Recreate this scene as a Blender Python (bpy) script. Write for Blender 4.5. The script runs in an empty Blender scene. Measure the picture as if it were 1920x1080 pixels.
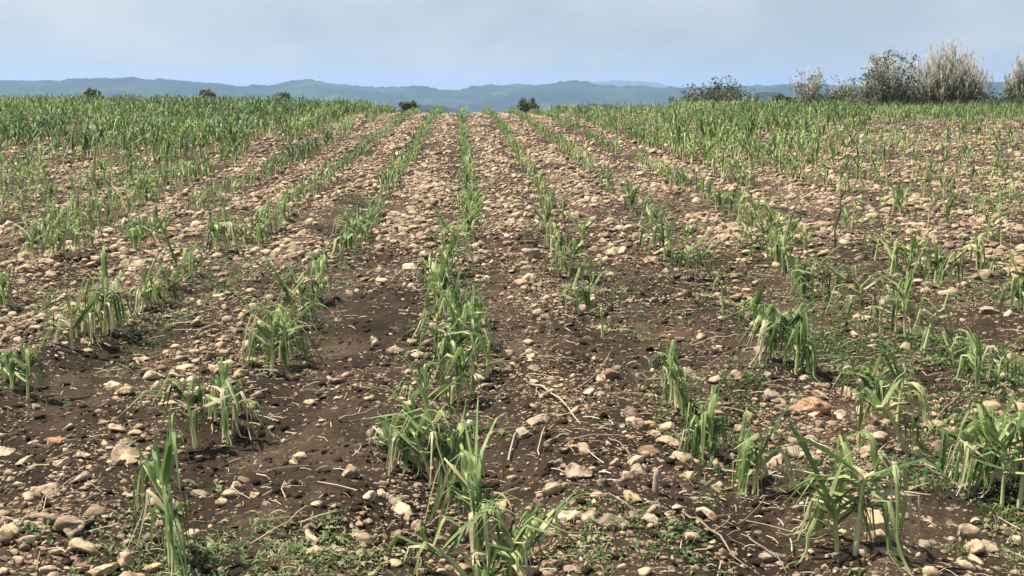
import bpy, math, random
import numpy as np

# ------------------------------------------------------------------ camera, sky, sun, exposure
SC = bpy.context.scene
COL = SC.collection
FPX, IW, IH = 2200.0, 1920.0, 1080.0          # focal length in photo pixels
CAM_H, PITCH, YAW = 1.45, math.atan((540 - 185) / FPX), math.radians(2.4)
cam = bpy.data.cameras.new('camera')
cam.sensor_width = 36.0
cam.lens = FPX / IW * 36.0
cam.clip_start, cam.clip_end = 0.1, 30000.0
cam_ob = bpy.data.objects.new('camera', cam)
COL.objects.link(cam_ob)
cam_ob.location = (0, 0, CAM_H)
cam_ob.rotation_euler = (math.pi / 2 - PITCH, 0, -YAW)
SC.camera = cam_ob

SUN_EL, SUN_AZ = math.radians(62), math.radians(-76)   # azimuth from +y towards +x
world = bpy.data.worlds.new('World')
SC.world = world
world.use_nodes = True
wn, wl = world.node_tree.nodes, world.node_tree.links
wn.clear()
w_out = wn.new('ShaderNodeOutputWorld')
w_bg = wn.new('ShaderNodeBackground')
w_bg.inputs['Strength'].default_value = 0.055
w_sky = wn.new('ShaderNodeTexSky')
w_sky.sky_type = 'NISHITA'
w_sky.sun_disc = False
w_sky.sun_elevation = SUN_EL
w_sky.sun_rotation = SUN_AZ
w_sky.air_density, w_sky.dust_density, w_sky.ozone_density = 1.2, 1.2, 2.0
# thin cloud veil drawn over the whole sky dome
w_tc = wn.new('ShaderNodeTexCoord')
w_map = wn.new('ShaderNodeMapping')
w_map.inputs['Scale'].default_value = (2.6, 2.6, 6.0)
w_noise = wn.new('ShaderNodeTexNoise')
w_noise.inputs['Scale'].default_value = 2.3
w_noise.inputs['Detail'].default_value = 6.0
w_noise.inputs['Roughness'].default_value = 0.55
w_ramp = wn.new('ShaderNodeValToRGB')
w_ramp.color_ramp.elements[0].position, w_ramp.color_ramp.elements[0].color = 0.38, (4.3, 5.0, 5.65, 1)
w_ramp.color_ramp.elements[1].position, w_ramp.color_ramp.elements[1].color = 0.66, (6.7, 7.0, 7.15, 1)
w_mix = wn.new('ShaderNodeMix')
w_mix.data_type = 'RGBA'
w_mix.inputs['Factor'].default_value = 0.66
wl.new(w_tc.outputs['Generated'], w_map.inputs['Vector'])
wl.new(w_map.outputs['Vector'], w_noise.inputs['Vector'])
wl.new(w_noise.outputs['Fac'], w_ramp.inputs['Fac'])
wl.new(w_ramp.outputs['Color'], w_mix.inputs['B'])
wl.new(w_sky.outputs['Color'], w_mix.inputs['A'])
wl.new(w_mix.outputs['Result'], w_bg.inputs['Color'])
wl.new(w_bg.outputs['Background'], w_out.inputs['Surface'])

sun = bpy.data.lights.new('sun', 'SUN')
sun.energy, sun.angle, sun.color = 5.0, math.radians(0.5), (1.0, 0.93, 0.82)
sun_ob = bpy.data.objects.new('sun', sun)
COL.objects.link(sun_ob)
sun_ob.rotation_euler = (math.pi / 2 - SUN_EL, 0, math.pi - SUN_AZ)

vs = SC.view_settings
vs.view_transform, vs.look, vs.exposure, vs.gamma = 'Standard', 'None', 1.06, 1.0
vs.use_curve_mapping = False
cy = SC.cycles
cy.max_bounces, cy.diffuse_bounces, cy.glossy_bounces, cy.transmission_bounces = 6, 3, 2, 4
cy.volume_bounces = 1
cy.transparent_max_bounces = 8
cy.use_denoising = True
cy.denoiser = 'OPENIMAGEDENOISE'

# ------------------------------------------------------------------ small maths
rs = np.random.RandomState(11)
FWD = np.array([math.sin(YAW) * math.cos(PITCH), math.cos(YAW) * math.cos(PITCH), -math.sin(PITCH)])
RGT = np.array([math.cos(YAW), -math.sin(YAW), 0.0])
UPV = np.cross(RGT, FWD)
ROW0, SPACING, SLOPE = 0.034, 0.92, 0.0223


def h2(ix, iy, seed):
    n = (ix.astype(np.int64) * 374761393 + iy.astype(np.int64) * 668265263 + seed * 974634541) & 0xffffffff
    n = ((n ^ (n >> 13)) * 1274126177) & 0xffffffff
    n = ((n ^ (n >> 16)) * 2246822519) & 0xffffffff
    return ((n ^ (n >> 15)) & 0xffffff) / float(0xffffff)


def vnoise(x, y, seed=0):
    x, y = np.asarray(x, float), np.asarray(y, float)
    ix, iy = np.floor(x), np.floor(y)
    fx, fy = x - ix, y - iy
    ux, uy = fx * fx * (3 - 2 * fx), fy * fy * (3 - 2 * fy)
    a, b = h2(ix, iy, seed), h2(ix + 1, iy, seed)
    c, d = h2(ix, iy + 1, seed), h2(ix + 1, iy + 1, seed)
    return (a + (b - a) * ux + (c - a) * uy + (a - b - c + d) * ux * uy) * 2 - 1


def base_h(y):
    """the field: a gentle rise, a crest about 45 m off, then falling ground"""
    y = np.asarray(y, float)
    d = np.clip(y - 36.0, 0, 26.0)
    z = SLOPE * y - 0.002 * d * d
    z = z - 0.104 * np.clip(y - 62.0, 0, None)
    return np.maximum(z, -45.0)


def ground_h(x, y):
    x, y = np.asarray(x, float), np.asarray(y, float)
    r = np.sqrt(x * x + y * y)
    z = base_h(y)
    fade = np.clip((70 - r) / 20, 0, 1)
    z = z + 0.20 * np.clip((-x - 2.0) / 9, 0, 1) * np.clip((y - 20) / 24, 0, 1)
    wob = 0.10 * vnoise(y * 0.35, x * 0.25, 3)
    ph = 2 * math.pi * (x + wob - ROW0) / SPACING
    z = z - fade * 0.032 * np.cos(ph)                                  # plants stand in shallow furrows
    z = z + fade * 0.030 * vnoise(x * 1.7, y * 1.3, 5)
    z = z + fade * 0.020 * vnoise(x * 5.1 + 3, y * 4.6, 6)
    n = vnoise(x * 13.0, y * 13.0 + 7, 7)
    z = z + fade * 0.011 * n * np.clip(1.6 - r / 30, 0.3, 1)
    near = np.clip((16 - r) / 8, 0, 1)
    z = z + near * (0.0055 * vnoise(x * 31.0, y * 31.0, 8) + 0.0035 * np.abs(vnoise(x * 67.0, y * 67.0, 9)))
    return z


def to_pix(x, y, z):
    dx, dy, dz = x, y, z - CAM_H
    d = dx * FWD[0] + dy * FWD[1] + dz * FWD[2]
    u = dx * RGT[0] + dy * RGT[1]
    v = dx * UPV[0] + dy * UPV[1] + dz * UPV[2]
    dd = np.maximum(d, 1e-3)
    return IW / 2 + FPX * u / dd, IH / 2 - FPX * v / dd, d


def spot(px, py):
    """where on the field the point seen at px, py lies"""
    r = FWD * FPX + RGT * (px - IW / 2) - UPV * (py - IH / 2)
    r = r / np.linalg.norm(r)
    t0 = 1.5
    for t in np.arange(1.5, 70, 0.1):
        if CAM_H + r[2] * t < float(base_h(r[1] * t)):
            break
        t0 = t
    t = t0 + 0.05
    return r[0] * t, r[1] * t, t * float(np.dot(r, FWD))


# ------------------------------------------------------------------ mesh helpers
def mesh_np(name, V, quads=None, tris=None, mat=None, tone=None, tint=None, smooth=True):
    V = np.asarray(V, np.float32).reshape(-1, 3)
    q = np.asarray(quads if quads is not None else np.zeros((0, 4)), np.int32).reshape(-1, 4)
    t = np.asarray(tris if tris is not None else np.zeros((0, 3)), np.int32).reshape(-1, 3)
    me = bpy.data.meshes.new(name)
    me.vertices.add(len(V))
    me.vertices.foreach_set('co', V.ravel())
    me.loops.add(len(q) * 4 + len(t) * 3)
    me.loops.foreach_set('vertex_index', np.concatenate([q.ravel(), t.ravel()]))
    me.polygons.add(len(q) + len(t))
    st = np.concatenate([np.arange(len(q)) * 4, len(q) * 4 + np.arange(len(t)) * 3]).astype(np.int32)
    me.polygons.foreach_set('loop_start', st)
    if smooth:
        me.polygons.foreach_set('use_smooth', np.ones(len(q) + len(t), bool))
    if tone is not None:
        at = me.attributes.new('tone', 'FLOAT', 'POINT')
        at.data.foreach_set('value', np.asarray(tone, np.float32).ravel())
    if tint is not None:
        at = me.attributes.new('tint', 'FLOAT_COLOR', 'POINT')
        c = np.ones((len(V), 4), np.float32)
        c[:, :3] = tint
        at.data.foreach_set('color', c.ravel())
    if mat is not None:
        me.materials.append(mat)
    me.update(calc_edges=True)
    return me


def link(name, me, parent=None, loc=None, label=None, cat=None, group=None, kind=None):
    o = bpy.data.objects.new(name, me)
    COL.objects.link(o)
    if parent is not None:
        o.parent = parent
    if loc is not None:
        o.location = loc
    if label:
        o['label'] = label
    if cat:
        o['category'] = cat
    if group:
        o['group'] = group
    if kind:
        o['kind'] = kind
    return o


class Geo:
    """collects vertices, quads, tris and a tone per vertex"""
    def __init__(self):
        self.V, self.Q, self.T, self.S, self.n = [], [], [], [], 0

    def add(self, V, Q=None, T=None, tone=0.5):
        V = np.asarray(V, float).reshape(-1, 3)
        if Q is not None and len(Q):
            self.Q.append(np.asarray(Q, int) + self.n)
        if T is not None and len(T):
            self.T.append(np.asarray(T, int) + self.n)
        self.V.append(V)
        self.S.append(np.broadcast_to(np.asarray(tone, float), (len(V),)))
        self.n += len(V)

    def join(self, other, off=(0, 0, 0)):
        if not other.n:
            return
        for q in other.Q:
            self.Q.append(q + self.n)
        for t in other.T:
            self.T.append(t + self.n)
        for v in other.V:
            self.V.append(v + np.asarray(off))
        self.S += other.S
        self.n += other.n

    def mesh(self, name, mat, smooth=True):
        return mesh_np(name, np.concatenate(self.V), np.concatenate(self.Q) if self.Q else None,
                       np.concatenate(self.T) if self.T else None, mat, tone=np.concatenate(self.S), smooth=smooth)


def tube(g, P, R, sides=6, tone=0.5, cap=True):
    P, R = np.asarray(P, float), np.asarray(R, float)
    n = len(P)
    T = np.gradient(P, axis=0)
    T /= np.linalg.norm(T, axis=1)[:, None] + 1e-9
    ref = np.array([0.31, 0.95, 0.05]) if abs(T[0][2]) > 0.6 else np.array([0.05, 0.1, 1.0])
    A = np.cross(T, ref)
    A /= np.linalg.norm(A, axis=1)[:, None] + 1e-9
    B = np.cross(T, A)
    th = np.arange(sides) * 2 * math.pi / sides
    V = P[:, None, :] + R[:, None, None] * (np.cos(th)[None, :, None] * A[:, None, :] + np.sin(th)[None, :, None] * B[:, None, :])
    V = V.reshape(-1, 3)
    q = []
    for i in range(n - 1):
        for j in range(sides):
            k = (j + 1) % sides
            q.append((i * sides + j, i * sides + k, (i + 1) * sides + k, (i + 1) * sides + j))
    t = []
    tn = np.repeat(np.broadcast_to(np.asarray(tone, float), (n,)), sides)
    if cap:
        V = np.vstack([V, P[-1:]])
        tn = np.append(tn, tn[-1])
        e = n * sides
        for j in range(sides):
            t.append(((n - 1) * sides + j, (n - 1) * sides + (j + 1) % sides, e))
    g.add(V, q, t, tn)


# ------------------------------------------------------------------ materials
def mat_new(name):
    m = bpy.data.materials.new(name)
    m.use_nodes = True
    nt = m.node_tree
    nt.nodes.clear()
    out = nt.nodes.new('ShaderNodeOutputMaterial')
    return m, nt, nt.nodes, nt.links, out


def ramp(nodes, stops):
    r = nodes.new('ShaderNodeValToRGB')
    e = r.color_ramp.elements
    while len(e) < len(stops):
        e.new(0.5)
    for el, (p, c) in zip(e, stops):
        el.position, el.color = p, (*c, 1)
    return r


def noise_node(nodes, links, coord, scale, detail=5.0, rough=0.6):
    n = nodes.new('ShaderNodeTexNoise')
    n.inputs['Scale'].default_value, n.inputs['Detail'].default_value = scale, detail
    n.inputs['Roughness'].default_value = rough
    links.new(coord, n.inputs['Vector'])
    return n


def soil_material(pebbles=True):
    m, nt, N, L, out = mat_new('soil')
    tc = N.new('ShaderNodeTexCoord')
    co = tc.outputs['Object']
    n1 = noise_node(N, L, co, 2.2, 6)
    n2 = noise_node(N, L, co, 46, 8, 0.75)
    c1 = ramp(N, [(0.30, (0.027, 0.0178, 0.0108)), (0.50, (0.056, 0.038, 0.0235)), (0.72, (0.130, 0.091, 0.059))])
    c2 = ramp(N, [(0.35, (0.42, 0.40, 0.38)), (0.56, (0.95, 0.95, 0.95)), (0.72, (2.2, 2.0, 1.8))])
    mx = N.new('ShaderNodeMix')
    mx.data_type, mx.blend_type = 'RGBA', 'MULTIPLY'
    mx.inputs['Factor'].default_value = 0.85
    L.new(n1.outputs['Fac'], c1.inputs['Fac'])
    L.new(n2.outputs['Fac'], c2.inputs['Fac'])
    L.new(c1.outputs['Color'], mx.inputs['A'])
    L.new(c2.outputs['Color'], mx.inputs['B'])
    b = N.new('ShaderNodeBsdfPrincipled')
    b.inputs['Roughness'].default_value = 0.95
    b.inputs['Specular IOR Level'].default_value = 0.15
    n3 = noise_node(N, L, co, 85, 5, 0.7)
    bump = N.new('ShaderNodeBump')
    bump.inputs['Strength'].default_value, bump.inputs['Distance'].default_value = 1.0, 0.022
    L.new(n3.outputs['Fac'], bump.inputs['Height'])
    col, nor = mx.outputs['Result'], bump.outputs['Normal']
    if pebbles:
        # gravel too small to be modelled one by one; how thick it lies comes with the mesh
        st = N.new('ShaderNodeAttribute')
        st.attribute_name = 'tone'
        for scale in (34.0, 80.0):
            vo = N.new('ShaderNodeTexVoronoi')
            vo.inputs['Scale'].default_value = scale
            L.new(co, vo.inputs['Vector'])
            sep = N.new('ShaderNodeSeparateColor')
            L.new(vo.outputs['Color'], sep.inputs['Color'])
            lt = N.new('ShaderNodeMath')
            lt.operation = 'LESS_THAN'
            L.new(sep.outputs['Red'], lt.inputs[0])
            L.new(st.outputs['Fac'], lt.inputs[1])
            inr = N.new('ShaderNodeMath')
            inr.operation = 'LESS_THAN'
            inr.inputs[1].default_value = 0.44
            L.new(vo.outputs['Distance'], inr.inputs[0])
            mk = N.new('ShaderNodeMath')
            mk.operation = 'MULTIPLY'
            L.new(lt.outputs[0], mk.inputs[0])
            L.new(inr.outputs[0], mk.inputs[1])
            pc = ramp(N, [(0.0, (0.15, 0.098, 0.066)), (0.35, (0.29, 0.205, 0.142)), (0.7, (0.38, 0.28, 0.195)), (1.0, (0.47, 0.37, 0.265))])
            L.new(sep.outputs['Green'], pc.inputs['Fac'])
            m2 = N.new('ShaderNodeMix')
            m2.data_type = 'RGBA'
            L.new(mk.outputs[0], m2.inputs['Factor'])
            L.new(col, m2.inputs['A'])
            L.new(pc.outputs['Color'], m2.inputs['B'])
            col = m2.outputs['Result']
            hh = N.new('ShaderNodeMath')
            hh.operation = 'MULTIPLY_ADD'
            hh.inputs[1].default_value = -1.6
            hh.inputs[2].default_value = 1.0
            L.new(vo.outputs['Distance'], hh.inputs[0])
            h3 = N.new('ShaderNodeMath')
            h3.operation = 'MULTIPLY'
            L.new(hh.outputs[0], h3.inputs[0])
            L.new(mk.outputs[0], h3.inputs[1])
            bp = N.new('ShaderNodeBump')
            bp.inputs['Strength'].default_value, bp.inputs['Distance'].default_value = 0.8, 0.7 / scale
            L.new(h3.outputs[0], bp.inputs['Height'])
            L.new(nor, bp.inputs['Normal'])
            nor = bp.outputs['Normal']
    L.new(col, b.inputs['Base Color'])
    L.new(nor, b.inputs['Normal'])
    L.new(b.outputs['BSDF'], out.inputs['Surface'])
    return m


def stone_material():
    m, nt, N, L, out = mat_new('field_stone')
    at = N.new('ShaderNodeAttribute')
    at.attribute_name = 'tint'
    tc = N.new('ShaderNodeTexCoord')
    ge = N.new('ShaderNodeNewGeometry')
    n1 = noise_node(N, L, ge.outputs['Position'], 26, 6, 0.65)
    n2 = noise_node(N, L, ge.outputs['Position'], 150, 4, 0.7)
    c = ramp(N, [(0.36, (0.30, 0.235, 0.19)), (0.50, (0.86, 0.83, 0.80)), (0.7, (1.1, 1.08, 1.04))])
    L.new(n1.outputs['Fac'], c.inputs['Fac'])
    mx = N.new('ShaderNodeMix')
    mx.data_type, mx.blend_type = 'RGBA', 'MULTIPLY'
    mx.inputs['Factor'].default_value = 1.0
    L.new(at.outputs['Color'], mx.inputs['A'])
    L.new(c.outputs['Color'], mx.inputs['B'])
    b = N.new('ShaderNodeBsdfPrincipled')
    b.inputs['Roughness'].default_value = 0.85
    b.inputs['Specular IOR Level'].default_value = 0.25
    bump = N.new('ShaderNodeBump')
    bump.inputs['Strength'].default_value, bump.inputs['Distance'].default_value = 0.7, 0.006
    L.new(n2.outputs['Fac'], bump.inputs['Height'])
    L.new(mx.outputs['Result'], b.inputs['Base Color'])
    L.new(bump.outputs['Normal'], b.inputs['Normal'])
    L.new(b.outputs['BSDF'], out.inputs['Surface'])
    return m


def plant_material(name, stops, transl=0.35, rough=0.5, spec=0.35, nscale=30, namp=0.35):
    """colour by the per-leaf attribute tone, with streaky variation; thin tissue lets light through"""
    m, nt, N, L, out = mat_new(name)
    at = N.new('ShaderNodeAttribute')
    at.attribute_name = 'tone'
    ge = N.new('ShaderNodeNewGeometry')
    n1 = noise_node(N, L, ge.outputs['Position'], nscale, 4, 0.6)
    ma = N.new('ShaderNodeMath')
    ma.operation = 'MULTIPLY_ADD'
    ma.inputs[1].default_value = namp
    L.new(n1.outputs['Fac'], ma.inputs[0])
    sb = N.new('ShaderNodeMath')
    sb.operation = 'SUBTRACT'
    sb.inputs[1].default_value = namp * 0.5
    L.new(at.outputs['Fac'], sb.inputs[0])
    L.new(sb.outputs[0], ma.inputs[2])
    c = ramp(N, stops)
    L.new(ma.outputs[0], c.inputs['Fac'])
    b = N.new('ShaderNodeBsdfPrincipled')
    b.inputs['Roughness'].default_value = rough
    b.inputs['Specular IOR Level'].default_value = spec
    L.new(c.outputs['Color'], b.inputs['Base Color'])
    if transl > 0:
        tr = N.new('ShaderNodeBsdfTranslucent')
        L.new(c.outputs['Color'], tr.inputs['Color'])
        mx = N.new('ShaderNodeMixShader')
        mx.inputs['Fac'].default_value = transl
        L.new(b.outputs['BSDF'], mx.inputs[1])
        L.new(tr.outputs['BSDF'], mx.inputs[2])
        L.new(mx.outputs['Shader'], out.inputs['Surface'])
    else:
        L.new(b.outputs['BSDF'], out.inputs['Surface'])
    return m


def hill_material():
    m, nt, N, L, out = mat_new('wooded_hills')
    ge = N.new('ShaderNodeNewGeometry')
    n1 = noise_node(N, L, ge.outputs['Position'], 0.006, 5)
    n2 = noise_node(N, L, ge.outputs['Position'], 0.06, 4)
    c = ramp(N, [(0.42, (0.012, 0.024, 0.012)), (0.57, (0.024, 0.042, 0.018)), (0.72, (0.075, 0.095, 0.035))])
    ad = N.new('ShaderNodeMath')
    ad.operation = 'MULTIPLY_ADD'
    ad.inputs[1].default_value = 0.35
    ad.inputs[2].default_value = -0.17
    L.new(n2.outputs['Fac'], ad.inputs[0])
    a2 = N.new('ShaderNodeMath')
    L.new(n1.outputs['Fac'], a2.inputs[0])
    L.new(ad.outputs[0], a2.inputs[1])
    L.new(a2.outputs[0], c.inputs['Fac'])
    b = N.new('ShaderNodeBsdfPrincipled')
    b.inputs['Roughness'].default_value = 1.0
    b.inputs['Specular IOR Level'].default_value = 0.0
    L.new(c.outputs['Color'], b.inputs['Base Color'])
    L.new(b.outputs['BSDF'], out.inputs['Surface'])
    return m


M_SOIL, M_CLOD, M_STONE, M_HILL = soil_material(), soil_material(False), stone_material(), hill_material()
M_LEAF = plant_material('corn_leaf', [(0.0, (0.024, 0.056, 0.020)), (0.35, (0.074, 0.134, 0.038)), (0.62, (0.178, 0.250, 0.080)),
                                      (0.84, (0.36, 0.42, 0.18)), (1.0, (0.48, 0.43, 0.27))], 0.34, 0.52, 0.3)
M_STALK = plant_material('corn_stalk', [(0.0, (0.22, 0.30, 0.08)), (0.4, (0.50, 0.57, 0.21)), (0.75, (0.70, 0.70, 0.38)), (1.0, (0.56, 0.48, 0.30))], 0.3, 0.5, 0.35)
M_WEED = plant_material('weed_leaf', [(0.0, (0.040, 0.072, 0.022)), (0.45, (0.095, 0.150, 0.048)), (0.8, (0.22, 0.26, 0.12)), (1.0, (0.36, 0.31, 0.18))], 0.3, 0.6, 0.25)
M_DRY = plant_material('dry_straw', [(0.0, (0.10, 0.065, 0.042)), (0.35, (0.24, 0.18, 0.125)), (0.7, (0.42, 0.35, 0.25)), (1.0, (0.56, 0.50, 0.38))], 0.0, 0.8, 0.2)
M_BUSH = plant_material('bush_leaf', [(0.0, (0.020, 0.036, 0.014)), (0.4, (0.048, 0.078, 0.028)), (0.75, (0.18, 0.195, 0.105)), (1.0, (0.52, 0.46, 0.35))], 0.25, 0.6, 0.2, 1.5)
M_BARK = plant_material('grey_bark', [(0.0, (0.05, 0.038, 0.03)), (0.5, (0.24, 0.20, 0.155)), (1.0, (0.56, 0.49, 0.40))], 0.0, 0.9, 0.1)
M_PLUME = plant_material('pale_plume', [(0.0, (0.16, 0.16, 0.10)), (0.5, (0.42, 0.39, 0.33)), (1.0, (0.70, 0.66, 0.60))], 0.35, 0.8, 0.1)

BARE = [(690, 600, 110, 130, .85), (600, 830, 150, 70, .8), (480, 800, 110, 50, .6), (740, 700, 90, 60, .6), (930, 520, 50, 50, .6), (1000, 640, 120, 60, .45), (960, 900, 90, 60, .9),
        (110, 730, 120, 40, .6), (560, 620, 60, 60, .6), (1760, 960, 110, 60, .35), (1080, 700, 90, 40, .5), (600, 900, 110, 40, .5), (950, 780, 60, 60, .5), (430, 590, 60, 40, .4)]


def stone_keep(px, py):
    k = np.ones_like(px)
    for (bx, by, sx, sy, a) in BARE:
        k *= 1 - 0.82 * a * np.exp(-((px - bx) / sx) ** 2 - ((py - by) / sy) ** 2)
    k *= np.where(py > 560, 0.85, 1.0)
    return k



def stoniness(x, y):
    """share of the ground that gravel covers"""
    px, py, d = to_pix(x, y, base_h(y))
    r = np.sqrt(x * x + y * y)
    strip = 0.5 - 0.5 * np.cos(2 * math.pi * (x - ROW0) / SPACING)
    k = stone_keep(px, py) * (0.35 + 0.65 * strip)
    k *= np.clip(0.75 + 0.7 * vnoise(x * 1.6, y * 1.1, 81) + 0.4 * vnoise(x * 4.7, y * 3.9, 82), 0.05, 1.2)
    return np.where(d > 0.5, k * np.clip(0.48 + (r - 6) / 40, 0.48, 0.68), 0.3)


# ------------------------------------------------------------------ ground sheet (polar, fine where it is seen)
def polar_sheet(name, az, rad, hfun, mat, tone=None):
    A, R = np.meshgrid(az, rad)
    X, Y = R * np.sin(A), R * np.cos(A)
    Z = hfun(X, Y)
    V = np.stack([X, Y, Z], -1).reshape(-1, 3)
    na, nr = len(az), len(rad)
    i = np.arange(nr - 1)[:, None] * na
    j = np.arange(na - 1)[None, :]
    a = (i + j).ravel()
    q = np.stack([a, a + 1, a + na + 1, a + na], 1)[:, ::-1]
    return mesh_np(name, V, q, None, mat, tone=tone(X, Y).ravel() if tone else None)


fine = np.radians(np.linspace(-29, 33, 400))
coarse_l = np.radians(np.linspace(-180, -29, 34)[:-1])
coarse_r = np.radians(np.linspace(33, 180, 33)[1:])
az_all = np.concatenate([coarse_l, fine, coarse_r])
rad = np.concatenate([[0.02, 0.6, 1.2, 1.8, 2.3], np.geomspace(2.6, 60, 400), np.geomspace(61, 260, 40)])
me = polar_sheet('field', az_all, rad, ground_h, M_SOIL, stoniness)
link('field', me, kind='structure', label='stony brown field rising to a crest')

# far valley and wooded hills
SKYLINE = np.array([(-400, 160), (-200, 158), (0, 157), (60, 155), (120, 156), (180, 154), (250, 149), (310, 153), (370, 159), (450, 163), (520, 160), (560, 156),
                    (585, 152), (620, 157), (680, 163), (780, 166), (850, 169), (905, 166), (960, 160), (1030, 158), (1085, 156),
                    (1135, 163), (1200, 161), (1260, 166), (1350, 165), (1480, 160), (1600, 163), (1720, 161), (1830, 157), (2000, 156), (2300, 160)], float)
FARLINE = np.array([(-400, 172), (300, 170), (850, 172), (1000, 168), (1090, 158), (1150, 151), (1215, 155), (1290, 168), (1600, 172), (2300, 170)], float)


def hills_h(X, Y):
    R = np.sqrt(X * X + Y * Y)
    A = np.arctan2(X, Y) - YAW
    px = IW / 2 + FPX * np.tan(np.clip(A, -1.0, 1.0))
    front = np.clip(np.cos(A) * 3 - 1.2, 0, 1)
    valley = -46 + 4 * vnoise(X / 240, Y / 240, 21)
    z = valley.copy()
    for (line, r0, w, sd) in ((SKYLINE, 2300.0, 420.0, 31), (FARLINE, 5000.0, 600.0, 32)):
        tan_el = (185 - np.interp(px, line[:, 0], line[:, 1])) / FPX * np.cos(A)
        top = CAM_H + tan_el * r0
        k = np.exp(-((R - r0 - 120 * vnoise(A * 9, A * 0, sd)) / w) ** 2)
        z = np.maximum(z, valley + (top - valley) * k)
    lo = np.exp(-((R - 1150 - 200 * vnoise(A * 6, A * 0, 41)) / 260) ** 2)
    z = np.maximum(z, valley + lo * (30 + 18 * vnoise(A * 14, A * 0 + 2, 42)))
    trees = np.clip((R - 500) / 400, 0, 1)
    z = z + trees * 0.9 * (2.4 * vnoise(A * R / 8, R / 40, 51) + 3.4 * vnoise(A * R / 19, R / 55, 52) + 5.0 * np.clip(vnoise(A * R / 60, R / 120, 53), 0, 1))
    z = np.minimum(z, ground_h(X, Y) - 0.6 + np.clip(R - 150, 0, 1e9))
    return z


fine_h = np.radians(np.linspace(-29, 33, 760))
az_h = np.concatenate([np.radians(np.linspace(-180, -29, 40)[:-1]), fine_h, np.radians(np.linspace(33, 180, 40)[1:])])
rad_h = np.concatenate([np.geomspace(58, 700, 24), np.linspace(730, 1500, 30), np.linspace(1540, 2700, 60), np.linspace(2800, 4300, 14), np.linspace(4350, 5700, 34), np.linspace(5900, 6600, 5)])
me = polar_sheet('hills', az_h, rad_h, hills_h, M_HILL)
link('hills', me, kind='structure', label='low wooded hills fading to blue beyond the field')

# ------------------------------------------------------------------ haze
HB = 6900.0
zb, zt = -58.0, 96.0
V = [(x, y, z) for z in (zb, zt) for (x, y) in ((-HB, -HB), (HB, -HB), (HB, HB), (-HB, HB))]
Q = [(0, 3, 2, 1), (4, 5, 6, 7), (0, 1, 5, 4), (1, 2, 6, 5), (2, 3, 7, 6), (3, 0, 4, 7)]
m_hz = bpy.data.materials.new('haze')
m_hz.use_nodes = True
m_hz.node_tree.nodes.clear()
hz_o = m_hz.node_tree.nodes.new('ShaderNodeOutputMaterial')
hz_v = m_hz.node_tree.nodes.new('ShaderNodeVolumePrincipled')
hz_v.inputs['Color'].default_value = (0.45, 0.645, 1.0, 1)
hz_v.inputs['Density'].default_value = 0.00026
hz_v.inputs['Anisotropy'].default_value = 0.2
m_hz.node_tree.links.new(hz_v.outputs['Volume'], hz_o.inputs['Volume'])
link('haze', mesh_np('haze', V, Q, None, m_hz, smooth=False), kind='stuff')

# ------------------------------------------------------------------ corn plants
def leaf_geo(R, base, az, L, W, p0, kink, p1, n=8, strands=2, spread=0.5, tone=0.4, floor=0.006, twist=0.0):
    """one blade as strips side by side; hail has split it from somewhere along its length"""
    g = Geo()
    split = R.uniform(0.12, 0.6)
    droop = R.uniform(0.2, 0.7)
    wav = R.uniform(-0.3, 0.3)
    for j in range(strands):
        u0, u1 = j / strands - 0.5, (j + 1) / strands - 0.5
        uc = (u0 + u1)
        sa, sp = spread * uc * R.uniform(0.3, 1.4), R.uniform(-0.35, 0.35) * spread
        Lj = L * (1.0 if strands == 1 else R.uniform(0.7, 1.05))
        pos = np.array(base, float)
        V, S = [], []
        for i in range(n + 1):
            s = i / n
            w = W * min(1.0, 0.5 + 4 * s) * max(0.06, 1 - s ** 2.6)
            p = p0 - droop * s
            if s > kink:
                k = min(1.0, (s - kink) / 0.16)
                p = p * (1 - k) + p1 * k
            a = az + wav * s
            if s > split:
                a += sa * min(1.0, (s - split) * 4)
                p += sp * min(1.0, (s - split) * 4)
            d = np.array([math.cos(a) * math.cos(p), math.sin(a) * math.cos(p), math.sin(p)])
            lat = np.array([-math.sin(a), math.cos(a), 0.0])
            nr = np.cross(d, lat)
            tw = twist * s
            l2 = lat * math.cos(tw) + nr * math.sin(tw)
            n2 = nr * math.cos(tw) - lat * math.sin(tw)
            V.append(pos + l2 * u0 * w - n2 * abs(u0) * w * 0.5)
            V.append(pos + l2 * u1 * w - n2 * abs(u1) * w * 0.5)
            tt = tone + 0.28 * max(0, 0.16 - s) / 0.16 + 0.12 * max(0, s - 0.8) / 0.2
            S += [tt, tt]
            step = d * Lj / n
            if pos[2] + step[2] < floor:
                step = np.array([math.cos(a), math.sin(a), 0]) * Lj / n * 0.55
                step[2] = floor + R.uniform(0, 0.012) - pos[2]
            pos = pos + step
        Qd = [(2 * i, 2 * i + 1, 2 * i + 3, 2 * i + 2) for i in range(n)]
        g.add(V, Qd, None, np.array(S))
    return g


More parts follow.
